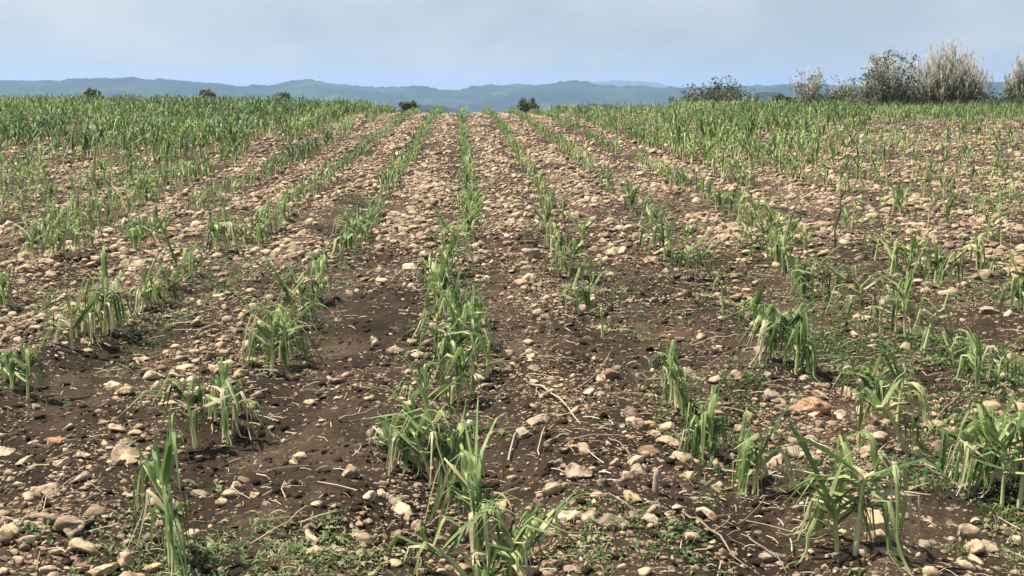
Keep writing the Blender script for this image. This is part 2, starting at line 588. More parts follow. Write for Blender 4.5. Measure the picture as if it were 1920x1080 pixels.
def corn(R, h, lean, lean_az, nleaf, batter, rad_st, detail=2, leaf_len=None, s0=0.30):
    """returns stalk geometry and a list of leaf geometries, base at the origin"""
    ns = {2: 8, 1: 5, 0: 3}[detail]
    snapped = R.rand() < 0.45 * batter
    P, pos = [], np.array([0.0, 0.0, -0.02])
    th = lean * 0.6
    a = lean_az
    for i in range(ns + 1):
        P.append(pos.copy())
        s = i / ns
        t = th + lean * 0.7 * s
        if snapped and s > 0.72:
            t += 1.7 * (s - 0.72) / 0.28
        d = np.array([math.sin(t) * math.cos(a), math.sin(t) * math.sin(a), math.cos(t)])
        pos = pos + d * (h + 0.02) / ns
        a += R.uniform(-0.12, 0.12)
    P = np.array(P)
    rr = rad_st * np.linspace(1.05, 0.62, ns + 1) * (1 + 0.14 * np.array([(i % 2) for i in range(ns + 1)]))
    st = Geo()
    tn = np.clip(R.uniform(0.4, 0.8) + np.linspace(0.12, -0.32, ns + 1), 0, 1)
    tube(st, P, rr, {2: 8, 1: 5, 0: 3}[detail], tn)
    leaves = []
    phi = R.uniform(0, 2 * math.pi)
    nseg = {2: 7, 1: 5, 0: 3}[detail]
    Lb = leaf_len if leaf_len else R.uniform(0.32, 0.46)
    for k in range(nleaf):
        s = s0 + (1 - s0) * (k + 0.5) / nleaf
        b = np.array([np.interp(s * ns, np.arange(ns + 1), P[:, c]) for c in range(3)])
        az = phi + math.pi * k + R.uniform(-0.7, 0.7)
        top = k >= nleaf - 2
        upright = R.rand() > batter
        if top:
            p0, kink, p1 = R.uniform(0.9, 1.45), R.uniform(0.08, 0.55), R.uniform(-1.5, -0.3)
            L, W = Lb * R.uniform(0.35, 0.7), R.uniform(0.016, 0.028)
            tone = R.uniform(0.48, 0.75)
        elif upright:
            p0, kink, p1 = R.uniform(0.7, 1.3), R.uniform(0.35, 0.8), R.uniform(-1.3, 0.1)
            L, W = Lb * R.uniform(0.7, 1.1), R.uniform(0.018, 0.031)
            tone = R.uniform(0.22, 0.58)
        else:
            p0, kink, p1 = R.uniform(0.2, 1.0), R.uniform(0.05, 0.3), R.uniform(-1.55, -1.2)
            L, W = Lb * R.uniform(0.6, 1.1), R.uniform(0.014, 0.028)
            tone = R.uniform(0.15, 0.68) if R.rand() < 0.72 else R.uniform(0.68, 1.0)
        str_ = {2: R.choice([2, 3, 3, 4]), 1: R.choice([1, 2, 2]), 0: 1}[detail]
        leaves.append(leaf_geo(R, b, az, L, W * (1.18 if detail == 2 else 1.1), p0, kink, p1, nseg, int(str_), R.uniform(0.2, 0.9) * (0.4 + batter), tone + (0.07 if detail == 2 else 0), twist=R.uniform(-1.2, 1.2)))
    return st, leaves, snapped


# plants seen near the camera: foot x, foot y, tip x, tip y (photo pixels), row, leaves
NEAR = [
    (957, 1063, 960, 955, 0, 6), (968, 1040, 1012, 945, 0, 6), (897, 997, 876, 815, 0, 7), (882, 1048, 785, 955, 0, 4),
    (812, 888, 770, 770, 0, 8), (823, 885, 815, 735, 0, 7), (834, 897, 868, 765, 0, 6), (805, 800, 795, 700, 0, 4), (828, 745, 826, 640, 0, 6),
    (858, 740, 870, 640, 0, 6), (850, 690, 846, 590, 0, 7), (815, 660, 820, 570, 0, 5), (885, 645, 893, 550, 0, 6), (868, 610, 872, 535, 0, 6),
    (835, 590, 828, 515, 0, 6), (812, 555, 812, 480, 0, 5), (828, 530, 835, 470, 0, 5), (845, 505, 850, 440, 0, 5), (832, 482, 835, 420, 0, 5),
    (913, 705, 916, 635, 0, 2), (792, 872, 735, 795, 0, 6), (775, 862, 715, 805, 0, 5), (862, 660, 866, 570, 0, 6),
    (850, 625, 852, 545, 0, 6), (820, 575, 826, 500, 0, 5), (836, 515, 840, 450, 0, 5), (850, 480, 856, 415, 0, 5), (905, 1090, 900, 1035, 0, 3),
    (322, 1065, 318, 850, -1, 9), (367, 830, 352, 695, -1, 4), (418, 795, 425, 685, -1, 7), (398, 775, 425, 700, -1, 4), (510, 705, 515, 580, -1, 8),
    (540, 680, 535, 585, -1, 6), (525, 665, 530, 560, -1, 6), (555, 612, 545, 520, -1, 5), (575, 597, 560, 500, -1, 6), (592, 562, 597, 495, -1, 5),
    (602, 517, 606, 465, -1, 4), (655, 468, 652, 395, -1, 4), (669, 450, 672, 395, -1, 4), (640, 478, 650, 430, -1, 4),
    (52, 742, 55, 640, -2, 5), (25, 735, 20, 660, -2, 4), (135, 655, 140, 560, -2, 4), (195, 625, 205, 515, -2, 7), (172, 640, 168, 560, -2, 5), (212, 618, 215, 530, -2, 5),
    (265, 577, 275, 515, -2, 6), (285, 565, 290, 515, -2, 4), (312, 560, 315, 500, -2, 5), (332, 540, 336, 485, -2, 5), (357, 510, 358, 455, -2, 4),
    (405, 477, 410, 400, -2, 7), (425, 470, 430, 400, -2, 6), (442, 462, 445, 405, -2, 5), (470, 450, 475, 390, -2, 5),
    (10, 570, 5, 500, -3, 5), (65, 490, 62, 430, -3, 4), (100, 495, 105, 440, -3, 5), (120, 490, 124, 430, -3, 5), (142, 484, 145, 425, -3, 5), (165, 475, 170, 420, -3, 5), (240, 442, 244, 390, -3, 4),
    (1278, 757, 1250, 640, 1, 6), (1258, 752, 1262, 660, 1, 5), (1335, 840, 1330, 740, 1, 8), (1320, 832, 1312, 750, 1, 5), (1412, 917, 1427, 795, 1, 6),
    (1395, 907, 1385, 800, 1, 6), (1602, 1065, 1610, 850, 1, 9), (1570, 1055, 1555, 900, 1, 6), (1130, 632, 1128, 572, 1, 1), (1085, 587, 1080, 520, 1, 6),
    (1102, 570, 1105, 515, 1, 4), (1052, 514, 1050, 440, 1, 6), (1066, 522, 1072, 455, 1, 5), (1045, 482, 1035, 420, 1, 5), (1027, 462, 1020, 380, 1, 5),
    (1702, 847, 1625, 715, 2, 5), (1682, 792, 1687, 680, 2, 7), (1645, 762, 1640, 670, 2, 7), (1470, 692, 1472, 575, 2, 8), (1492, 702, 1495, 600, 2, 6),
    (1450, 682, 1440, 600, 2, 6), (1515, 702, 1510, 620, 2, 4), (1880, 932, 1880, 760, 2, 9), (1850, 902, 1840, 770, 2, 8), (1912, 937, 1922, 750, 2, 9),
    (1822, 882, 1800, 770, 2, 6), (1900, 880, 1905, 740, 2, 7), (1355, 602, 1352, 540, 2, 2), (1415, 627, 1408, 560, 2, 3), (1290, 522, 1290, 460, 2, 5), (1303, 517, 1308, 462, 2, 4),
    (1247, 502, 1240, 425, 2, 6), (1228, 482, 1222, 425, 2, 5),
    (1525, 572, 1520, 495, 3, 7), (1505, 562, 1500, 505, 3, 6), (1540, 565, 1542, 505, 3, 5), (1580, 577, 1582, 510, 3, 3), (1608, 602, 1612, 525, 3, 3), (1697, 642, 1685, 520, 3, 6),
    (1680, 627, 1678, 545, 3, 5), (1732, 662, 1757, 560, 3, 4), (1835, 722, 1830, 640, 3, 6), (1870, 717, 1875, 650, 3, 4), (1480, 522, 1465, 450, 3, 4),
    (1440, 502, 1435, 450, 3, 6), (1412, 482, 1405, 435, 3, 6), (1455, 510, 1455, 455, 3, 5), (1790, 690, 1780, 640, 3, 4),
    (1670, 522, 1675, 460, 4, 6), (1700, 527, 1705, 455, 4, 7), (1725, 517, 1720, 455, 4, 6), (1752, 542, 1755, 480, 4, 5), (1780, 552, 1782, 485, 4, 7), (1910, 592, 1905, 530, 4, 7),
    (1832, 500, 1830, 440, 5, 4), (1890, 520, 1892, 470, 5, 4), (1640, 500, 1645, 450, 4, 4),
]
PLANTS = []      # dict: x, y, row, h, lean, lean_az, n, batter, depth, psize, near
for (px, py, tx, ty, row, nl) in NEAR:
    x, y, d = spot(px, py)
    sc = FPX / d
    hz, dx = (py - ty) / sc * 1.02, (tx - px) / sc
    H = math.hypot(hz, dx)
    lean = math.atan2(abs(dx), hz)
    az = (0.0 if dx > 0 else math.pi) + rs.uniform(-0.5, 0.5)
    PLANTS.append(dict(x=x, y=y, row=row, h=H * (0.80 if nl > 2 else 0.98), lean=lean * 1.0 + 0.03, az=az, n=nl if nl < 3 else nl + (5 if nl < 7 else 8), bat=0.86, d=d, ps=H * sc, near=True))


def row_chance(px, py, row):
    if py > 470:
        return 0.0
    if row == 0:
        return 0.93
    if row == -1:
        return 0.9
    if row in (-2, -3):
        return 0.85
    if row < -3:
        return 0.92 if py < 290 else 0.80
    if row in (1, 2):
        return 0.92 if py < 320 else 0.5
    if row == 3:
        return 0.85
    if py < 232:
        return 0.96
    if py < 350:
        return float(np.interp(px, [1500, 1760], [0.93, 0.52]))
    return float(np.interp(px, [1350, 1700], [0.72, 0.56]))


for row in range(-34, 36):
    X0 = ROW0 + SPACING * row
    y = 5.0 + rs.rand()
    while y < 50:
        y += rs.uniform(0.13, 0.24) * (1.0 if abs(row) < 4 else 0.9)
        x = X0 + rs.normal(0, 0.035) + 0.06 * vnoise(np.array([y * 0.3]), np.array([row * 7.7]), 71)[0]
        px, py, d = to_pix(x, y, float(base_h(y)))
        if px < -50 or px > IW + 50 or d < 3:
            continue
        ch = row_chance(px, py, row)
        gap = vnoise(np.array([y * 0.55 + row * 31.0]), np.array([row * 3.3]), 72)[0]
        if rs.rand() > ch or (gap < -0.5 and py > 232):
            continue
        thick = 1.0 if (row < -2 and py < 310) or (px > 1260 and px < 1620 and py < 320) else 0.0
        h = rs.uniform(0.20, 0.30) + 0.09 * thick
        if abs(row) < 4:
            h *= 0.72
        weak = row > 3 and py > 232 and px > 1520 and rs.rand() < 0.75
        if weak:
            h = rs.uniform(0.09, 0.25)
        bat = (0.28 if thick else 0.5) if py < 330 else 0.62
        PLANTS.append(dict(x=float(x), y=float(y), row=row, h=h, lean=abs(rs.normal(0, 0.16)), az=rs.uniform(0, 6.28),
                           n=int(rs.randint(5, 8)) if not weak else int(rs.randint(3, 6)), bat=bat, d=float(d), ps=(h + 0.2) * FPX / d, near=False, px=float(px), py=float(py)))

for p in PLANTS:
    p['z'] = float(ground_h(p['x'], p['y']))
    if 'px' not in p:
        p['px'], p['py'], _ = to_pix(p['x'], p['y'], p['z'])
cand = [p for p in PLANTS if p['near'] or (0 < p['px'] < IW)]
cand.sort(key=lambda p: (not p['near'], -p['ps']))
SINGLE = cand[:300]
for p in SINGLE:
    p['single'] = True

ORD = ['first', 'second', 'third', 'fourth', 'fifth', 'sixth', 'seventh', 'eighth', 'ninth', 'tenth', 'eleventh', 'twelfth', 'thirteenth', 'fourteenth',
       'fifteenth', 'sixteenth', 'seventeenth', 'eighteenth', 'nineteenth']
TENS = {2: 'twenty', 3: 'thirty', 4: 'forty', 5: 'fifty', 6: 'sixty', 7: 'seventy', 8: 'eighty', 9: 'ninety'}


def ordinal(i):
    i += 1
    if i < 20:
        return ORD[i - 1]
    t, u = divmod(i, 10)
    return TENS[t] + '-' + ORD[u - 1] if u else TENS[t][:-1] + 'ieth'


def row_name(r):
    if r == 0:
        return 'centre row'
    return ORD[abs(r) - 1] + ' row ' + ('left' if r < 0 else 'right') + ' of centre'


by_row = {}
for p in SINGLE:
    by_row.setdefault(p['row'], []).append(p)
CORN_N = 0
for row, pl in by_row.items():
    pl.sort(key=lambda p: p['y'])
    for i, p in enumerate(pl):
        R = np.random.RandomState(1000 + CORN_N)
        CORN_N += 1
        detail = 2 if p['ps'] > 60 else 1
        st, lv, snapped = corn(R, p['h'], p['lean'], p['az'], p['n'], p['bat'], R.uniform(0.0062, 0.0095) * (1 if p['h'] > 0.14 else 0.8), detail,
                               leaf_len=min(0.52, 0.20 + p['h'] * 1.0), s0=0.45 if p['near'] else 0.35)
        if p['n'] <= 2:
            look = 'bare stub of a corn plant'
        elif p['lean'] > 0.42:
            look = 'leaning corn plant'
        elif snapped:
            look = 'snapped corn plant'
        elif p['bat'] < 0.55:
            look = 'upright corn plant'
        else:
            look = 'corn plant with hanging leaves'
        lab = f"{look}, {ordinal(i)} from the front in {row_name(row)}"
        root = link('corn_plant', None, None, (p['x'], p['y'], p['z']), lab, 'corn plant', 'corn plants in ' + row_name(row))
        link('stalk', st.mesh('stalk', M_STALK), root)
        if p['ps'] > 60:
            for g in lv:
                link('leaf', g.mesh('leaf', M_LEAF), root)
        else:
            gg = Geo()
            for g in lv:
                gg.join(g)
            o = link('leaves', gg.mesh('leaves', M_LEAF), root, kind='stuff')

R = np.random.RandomState(5)
POOL = []
for k in range(96):
    few = k >= 80
    bat = (0.28, 0.5, 0.62, 0.62)[k % 4]
    st, lv, _ = corn(R, 0.30, abs(R.normal(0, 0.2)), 0.0, int(R.randint(2, 4)) if few else int(R.randint(6, 10)), bat, 0.0115, 0, leaf_len=R.uniform(0.22, 0.38))
    lg = Geo()
    for g in lv:
        lg.join(g)
    POOL.append([(np.concatenate(q.V), np.concatenate(q.Q), np.concatenate(q.T) if q.T else np.zeros((0, 3), int), np.concatenate(q.S)) for q in (lg, st)])
far_l, far_s = Geo(), Geo()
for p in PLANTS:
    if p.get('single'):
        continue
    k = int(R.randint(80, 96)) if p['n'] < 4 else int(R.randint(0, 20)) * 4 + (0 if p['bat'] < 0.3 else 1 if p['bat'] < 0.55 else 2)
    a, sc = R.uniform(0, 6.283), p['h'] / 0.25 * R.uniform(0.9, 1.1)
    M = np.array([[math.cos(a), -math.sin(a), 0], [math.sin(a), math.cos(a), 0], [0, 0, 1]]).T * sc
    jit = R.uniform(-0.13, 0.05) + 0.13 * float(vnoise(np.array([p['x'] * 0.35]), np.array([p['y'] * 0.35]), 74)[0])
    sc *= 1 + 0.16 * float(vnoise(np.array([p['x'] * 0.5]), np.array([p['y'] * 0.4]), 75)[0])
    for g, (V, Q, T, S) in zip((far_l, far_s), POOL[k]):
        g.add(V @ M + (p['x'], p['y'], p['z']), Q, T, S + jit * (1.0 if g is far_s else 1.8))
fr = link('corn_rows', far_l.mesh('corn_rows', M_LEAF), kind='stuff', label='distant rows of green corn towards the crest of the field', cat='corn rows')
link('stalks', far_s.mesh('stalks', M_STALK), fr, kind='stuff')

# ------------------------------------------------------------------ stones
def ico(sub):
    t = (1 + 5 ** 0.5) / 2
    v = [(-1, t, 0), (1, t, 0), (-1, -t, 0), (1, -t, 0), (0, -1, t), (0, 1, t), (0, -1, -t), (0, 1, -t), (t, 0, -1), (t, 0, 1), (-t, 0, -1), (-t, 0, 1)]
    f = [(0, 11, 5), (0, 5, 1), (0, 1, 7), (0, 7, 10), (0, 10, 11), (1, 5, 9), (5, 11, 4), (11, 10, 2), (10, 7, 6), (7, 1, 8),
         (3, 9, 4), (3, 4, 2), (3, 2, 6), (3, 6, 8), (3, 8, 9), (4, 9, 5), (2, 4, 11), (6, 2, 10), (8, 6, 7), (9, 8, 1)]
    v = [np.array(a, float) / np.linalg.norm(a) for a in v]
    for _ in range(sub):
        cache, nf = {}, []

        def mid(a, b):
            k = (min(a, b), max(a, b))
            if k not in cache:
                m = v[a] + v[b]
                v.append(m / np.linalg.norm(m))
                cache[k] = len(v) - 1
            return cache[k]
        for a, b, c in f:
            ab, bc, ca = mid(a, b), mid(b, c), mid(c, a)
            nf += [(a, ab, ca), (b, bc, ab), (c, ca, bc), (ab, bc, ca)]
        f = nf
    return np.array(v), np.array(f)


def lumps(sub, seed, cuts):
    """a rounded field stone: a ball with planes cut off it and a little unevenness"""
    R = np.random.RandomState(seed)
    v, f = ico(sub)
    v = v.copy()
    for _ in range(cuts):
        n = R.normal(size=3)
        n /= np.linalg.norm(n)
        d = R.uniform(0.36, 0.78)
        k = v @ n
        m = k > d
        v[m] -= np.outer((k[m] - d) * 0.95, n)
    v += R.normal(0, (0.05, 0.045, 0.032, 0.02)[sub], v.shape)
    w = R.normal(size=(3, 3)) * 1.3
    v *= (1 + 0.10 * np.sin(v @ w[0] * 2 + R.rand() * 6) + 0.07 * np.sin(v @ w[1] * 4 + R.rand() * 6))[:, None]
    return v, f


SHAPES = {s: [lumps(s, 300 + 40 * s + i, 11) for i in range(22)] for s in (0, 1, 2)}
def octa(seed):
    R = np.random.RandomState(seed)
    v = np.array([(1, 0, 0), (-1, 0, 0), (0, 1, 0), (0, -1, 0), (0, 0, 1), (0, 0, -1)], float)
    v = v * R.uniform(0.75, 1.25, (6, 1)) + R.normal(0, 0.14, (6, 3))
    return v, np.array([(0, 2, 4), (2, 1, 4), (1, 3, 4), (3, 0, 4), (2, 0, 5), (1, 2, 5), (3, 1, 5), (0, 3, 5)])


SHAPES[-1] = [octa(700 + i) for i in range(22)]
SHAPES3 = [lumps(3, 900 + i, 11) for i in range(26)]
PALETTE = [('tan', (0.42, 0.315, 0.21)), ('cream', (0.52, 0.43, 0.30)), ('pinkish', (0.38, 0.275, 0.205)), ('grey', (0.27, 0.23, 0.185)),
           ('yellowish', (0.49, 0.40, 0.235)), ('rusty', (0.31, 0.165, 0.09)), ('brown', (0.21, 0.145, 0.10))]
PCUM = np.cumsum([0.36, 0.20, 0.11, 0.10, 0.08, 0.03, 0.12])


def pick_colour(R):
    i = int(np.searchsorted(PCUM, R.rand() * PCUM[-1]))
    c = (np.array(PALETTE[i][1]) * 0.58 + np.array((0.375, 0.292, 0.205)) * 0.42) * R.uniform(0.68, 1.32)
    return PALETTE[i][0], c


def rotm(R):
    a = R.uniform(0, 6.283)
    t = R.normal(0, 0.25, 2)
    ca, sa = math.cos(a), math.sin(a)
    Z = np.array([[ca, -sa, 0], [sa, ca, 0], [0, 0, 1]])
    cx, sx = math.cos(t[0]), math.sin(t[0])
    Xm = np.array([[1, 0, 0], [0, cx, -sx], [0, sx, cx]])
    return Z @ Xm


def scatter(n, r0, r1, smin, smax, power, R):
    u = R.rand(n)
    r = np.sqrt(r0 * r0 + u * (r1 * r1 - r0 * r0))
    a = np.radians(R.uniform(-24.5, 29.5, n))
    x, y = r * np.sin(a), r * np.cos(a)
    s = smin * (1 + R.pareto(power, n))
    s = np.minimum(s, smax)
    return x, y, s


R = np.random.RandomState(77)
zones = [scatter(42000, 3.0, 9.0, 0.0068, 0.045, 1.9, R), scatter(60000, 9.0, 20.0, 0.0185, 0.07, 2.3, R), scatter(84000, 20.0, 47.0, 0.030, 0.09, 2.6, R)]
sx, sy, ss = [np.concatenate(k) for k in zip(*zones)]
spx, spy, sd = to_pix(sx, sy, base_h(sy))
# stones gather on the raised strips between the rows, in patches
strip = 0.5 - 0.5 * np.cos(2 * math.pi * (sx - ROW0) / SPACING)
patch = np.clip(0.62 + 0.75 * vnoise(sx * 1.6, sy * 1.1, 81) + 0.4 * vnoise(sx * 4.7, sy * 3.9, 82), 0.06, 1)
keep = (R.rand(len(sx)) < stone_keep(spx, spy) * patch * (0.45 + 0.55 * strip)) & (spx > -60) & (spx < IW + 60) & (spy < IH + 60)
sx, sy, ss, spx, spy, sd = [a[keep] for a in (sx, sy, ss, spx, spy, sd)]
spix = ss * FPX / sd
sz = ground_h(sx, sy)

# larger stones that stand out in the photo: centre x, y, width in pixels, colour
BIG = [(242, 868, 60, 'tan'), (742, 924, 52, 'cream'), (690, 950, 34, 'cream'), (655, 908, 46, 'tan'), (717, 936, 26, 'tan'), (672, 968, 22, 'cream'),
       (22, 1045, 54, 'yellowish'), (198, 1060, 52, 'yellowish'), (240, 1074, 60, 'pinkish'), (290, 1066, 44, 'yellowish'), (138, 1026, 34, 'cream'), (90, 1076, 24, 'cream'),
       (12, 842, 36, 'cream'), (50, 860, 42, 'cream'), (100, 830, 36, 'rusty'), (155, 870, 30, 'cream'), (74, 922, 34, 'pinkish'), (50, 958, 22, 'tan'),
       (212, 744, 40, 'cream'), (262, 664, 32, 'cream'), (318, 658, 28, 'tan'), (770, 500, 32, 'cream'), (712, 525, 27, 'cream'), (990, 486, 64, 'tan'), (975, 544, 34, 'tan'),
       (1225, 498, 34, 'tan'), (1090, 896, 60, 'grey'), (1185, 956, 42, 'yellowish'), (1222, 966, 36, 'tan'), (1288, 888, 38, 'yellowish'), (1105, 996, 36, 'tan'),
       (1122, 942, 28, 'tan'), (1185, 790, 40, 'tan'), (1227, 803, 22, 'cream'), (1252, 822, 48, 'tan'), (1195, 884, 34, 'grey'), (1515, 764, 68, 'rusty'),
       (1576, 772, 34, 'cream'), (1526, 787, 28, 'cream'), (1910, 989, 28, 'yellowish'), (1830, 968, 26, 'cream'), (1782, 990, 28, 'brown'), (1215, 1003, 34, 'tan'),
       (640, 1053, 32, 'tan'), (362, 1000, 38, 'tan'), (585, 1030, 42, 'cream'), (600, 972, 30, 'cream'), (476, 934, 22, 'tan'), (548, 868, 20, 'cream'), (988, 1066, 44, 'tan'),
       (1002, 790, 38, 'pinkish'), (735, 876, 28, 'brown'), (410, 545, 26, 'cream'), (372, 612, 36, 'tan'), (705, 655, 30, 'cream'), (1860, 800, 30, 'tan'), (1640, 810, 26, 'tan'),
       (1775, 552, 30, 'cream'), (1725, 535, 26, 'tan'), (1668, 560, 40, 'tan'), (1855, 585, 34, 'grey'), (1380, 548, 34, 'rusty'), (590, 1050, 30, 'tan'), (230, 460, 38, 'tan'),
       (290, 445, 40, 'rusty'), (830, 1030, 26, 'tan'), (1160, 990, 22, 'pinkish'), (1050, 1040, 24, 'tan')]
R2 = np.random.RandomState(9)
SINGLES = []
for (px, py, w, cn) in BIG:
    x, y, d = spot(px, py + w * 0.18)
    c = (np.array(dict(PALETTE)[cn]) * 0.7 + np.array((0.375, 0.292, 0.205)) * 0.3) * R2.uniform(1.05, 1.25)
    SINGLES.append((x, y, w / FPX * d * 0.5, cn, c, w, True))
order = np.argsort(-spix)
inframe = [i for i in order if 10 < spx[i] < IW - 10 and spy[i] < IH - 8]
top = inframe[:300 - len(BIG)]
is_top = np.zeros(len(sx), bool)
is_top[top] = True
for i in top:
    cn, c = pick_colour(R2)
    SINGLES.append((float(sx[i]), float(sy[i]), float(ss[i]), cn, c, float(spix[i]) * 2, False))


NUM = ['one', 'two', 'three', 'four', 'five', 'six', 'seven', 'eight', 'nine', 'ten', 'eleven', 'twelve', 'thirteen', 'fourteen', 'fifteen', 'sixteen', 'seventeen', 'eighteen']


def strip_name(x):
    k = math.floor((x - ROW0) / SPACING)
    if k == 0:
        return 'between centre row and first right row'
    if k == -1:
        return 'between centre row and first left row'
    return f"between right rows {NUM[k - 1]} and {NUM[k]}" if k > 0 else f"between left rows {NUM[-k - 2]} and {NUM[-k - 1]}"


def short_row(r):
    return 'centre row' if r == 0 else ORD[abs(r) - 1] + (' left' if r < 0 else ' right') + ' row'


LABELLED = []


def settle_labels():
    """two look-alikes beside one plant: say which is nearer to the camera"""
    seen = {}
    for o in LABELLED:
        seen.setdefault(o['label'], []).append(o)
    for t, os_ in seen.items():
        if len(os_) > 1:
            os_.sort(key=lambda o: o.location.y)
            for i, o in enumerate(os_):
                o['label'] = t + ', ' + ('nearer' if i == 0 else 'farther' if i == len(os_) - 1 else 'middle' if len(os_) == 3 else ordinal(i)) + ' one'


def near_plant(x, y):
    return min(SINGLE, key=lambda p: (p['x'] - x) ** 2 + (p['y'] - y) ** 2)


big_by_strip = {}
for s in SINGLES:
    if s[6]:
        big_by_strip.setdefault(strip_name(s[0]), []).append(s)
for v_ in big_by_strip.values():
    v_.sort(key=lambda s: s[1])
for i, (x, y, rad_, cn, c, wpx, big) in enumerate(SINGLES):
    if big:
        v, f = SHAPES3[i % 26]
        asp = np.array([1.0, R2.uniform(0.66, 0.95), R2.uniform(0.50, 0.78)])
    else:
        v, f = SHAPES[2 if wpx > 20 else 1][i % 22]
        asp = np.array([1.0, R2.uniform(0.55, 0.95), R2.uniform(0.40, 0.75)])
    vv = (v * asp * rad_ * 1.22) @ rotm(R2).T
    z = float(ground_h(x, y))
    me = mesh_np('stone', vv, None, f, M_STONE, tint=c)
    st_ = strip_name(x)
    if big:
        k = [id(s) for s in big_by_strip[st_]].index(id(SINGLES[i]))
        lab = f"large {cn} stone, {ordinal(k)} big one from the front {st_}"
        grp = 'larger stones on the field'
    else:
        p = near_plant(x, y)
        k = by_row[p['row']].index(p)
        dx_, dy_ = x - p['x'], y - p['y']
        side = ('right of' if dx_ > 0 else 'left of') if abs(dx_) > abs(dy_) else ('behind' if dy_ > 0 else 'before')
        size = 'tiny' if wpx < 17 else 'small' if wpx < 24 else 'fist-sized'
        shape = 'flat' if asp[2] < 0.5 else 'long' if asp[1] < 0.68 else 'round'
        lab = f"{size} {shape} {cn} stone {side} {ordinal(k)} corn plant in {short_row(p['row'])}"
        grp = 'small stones strewn between the rows'
    o = link('stone', me, None, (x, y, z + rad_ * asp[2] * (0.28 if big else 0.2)), lab, 'stone', grp)
    LABELLED.append(o)


def mass(idx, sub, R, colour=None, flat=(0.4, 0.8)):
    """many lumps in one mesh"""
    n = len(idx)
    pick = R.randint(0, 22, n)
    Vs, Fs, Cs = [], [], []
    base = 0
    nv, nf = len(SHAPES[sub][0][0]), len(SHAPES[sub][0][1])
    for k in range(22):
        ii = idx[pick == k]
        if not len(ii):
            continue
        v, f = SHAPES[sub][k]
        m = len(ii)
        a = R.uniform(0, 6.283, m)
        asp = np.stack([np.ones(m), R.uniform(0.55, 1, m), R.uniform(flat[0], flat[1], m)], 1)
        loc = v[None] * asp[:, None, :] * ss_all[ii][:, None, None]
        tl = R.normal(0, 0.25, m)
        y2 = loc[..., 1] * np.cos(tl)[:, None] - loc[..., 2] * np.sin(tl)[:, None]
        z2 = loc[..., 1] * np.sin(tl)[:, None] + loc[..., 2] * np.cos(tl)[:, None]
        x3 = loc[..., 0] * np.cos(a)[:, None] - y2 * np.sin(a)[:, None]
        y3 = loc[..., 0] * np.sin(a)[:, None] + y2 * np.cos(a)[:, None]
        P = np.stack([x3 + sx_all[ii][:, None], y3 + sy_all[ii][:, None], z2 + (sz_all[ii] + ss_all[ii] * 0.14)[:, None]], -1)
        Vs.append(P.reshape(-1, 3))
        Fs.append((f[None] + (np.arange(m) * nv)[:, None, None] + base).reshape(-1, 3))
        base += m * nv
        if colour is None:
            cc = np.array([pick_colour(R)[1] for _ in range(m)])
        else:
            cc = np.array(colour)[None] * R.uniform(0.6, 1.6, (m, 1))
        Cs.append(np.repeat(cc, nv, 0))
    return np.concatenate(Vs), np.concatenate(Fs), np.concatenate(Cs)


sx_all, sy_all, ss_all, sz_all = sx, sy, ss, sz
rest = np.where(~is_top)[0]
mid_i = rest[spix[rest] > 7.5]
low_i = rest[(spix[rest] <= 7.5) & (spix[rest] > 4.2)]
tiny_i = rest[(spix[rest] <= 4.2) & (spix[rest] > 1.25)]
Va, Fa, Ca = mass(mid_i, 1, R)
Vb, Fb, Cb = mass(low_i, 0, R)
Vc, Fc, Cc = mass(tiny_i, -1, R)
me = mesh_np('stones', np.concatenate([Va, Vb, Vc]), None, np.concatenate([Fa, Fb + len(Va), Fc + len(Va) + len(Vb)]), M_STONE, tint=np.concatenate([Ca, Cb, Cc]))
link('stones', me, kind='stuff', label='countless small tan stones strewn over the field', cat='stones')
print('stones mid', len(mid_i), 'low', len(low_i), 'tiny', len(tiny_i), 'plants', len(PLANTS))

# clods of soil
R = np.random.RandomState(78)
cx, cyy, cs = scatter(15000, 3.0, 11.0, 0.006, 0.026, 2.0, R)
cpx, cpy, cd = to_pix(cx, cyy, base_h(cyy))
ok = (cpx > -40) & (cpx < IW + 40) & (cpy < IH + 40) & (vnoise(cx * 1.3, cyy * 1.3, 91) > -0.45)
sx_all, sy_all, ss_all = cx[ok], cyy[ok], cs[ok]
sz_all = ground_h(sx_all, sy_all)
Va, Fa, Ca = mass(np.arange(len(sx_all)), -1, R, (1, 1, 1), (0.4, 0.8))
link('soil_clods', mesh_np('soil_clods', Va, None, Fa, M_CLOD), kind='stuff', label='dark crumbly clods of soil on the field', cat='soil')

# ------------------------------------------------------------------ dry stalks and twigs
TWIGS = [(1085, 742, 1152, 660, 5), (470, 1045, 590, 972, 4), (955, 850, 997, 798, 5), (1010, 850, 1037, 803, 4), (1060, 846, 1215, 842, 4), (1115, 800, 1190, 785, 3),
         (1280, 965, 1400, 1062, 6), (1405, 1020, 1475, 1080, 5), (1715, 880, 1838, 937, 4), (636, 797, 708, 790, 5), (755, 868, 818, 888, 3), (60, 985, 132, 905, 3),
         (76, 985, 145, 925, 3), (726, 1000, 752, 965, 4), (370, 640, 432, 637, 8), (1000, 730, 1088, 805, 5), (1100, 955, 1190, 985, 3), (925, 905, 960, 940, 7),
         (905, 680, 1062, 692, 3), (1295, 645, 1395, 652, 4), (1380, 985, 1480, 935, 3), (1330, 555, 1350, 600, 4), (1750, 780, 1838, 720, 7), (1300, 695, 1400, 660, 3),
         (560, 660, 600, 625, 4), (230, 1040, 330, 1000, 3), (1560, 650, 1650, 640, 3), (1240, 1010, 1290, 960, 3), (1500, 830, 1560, 860, 4), (1140, 845, 1185, 870, 3)]
R = np.random.RandomState(31)


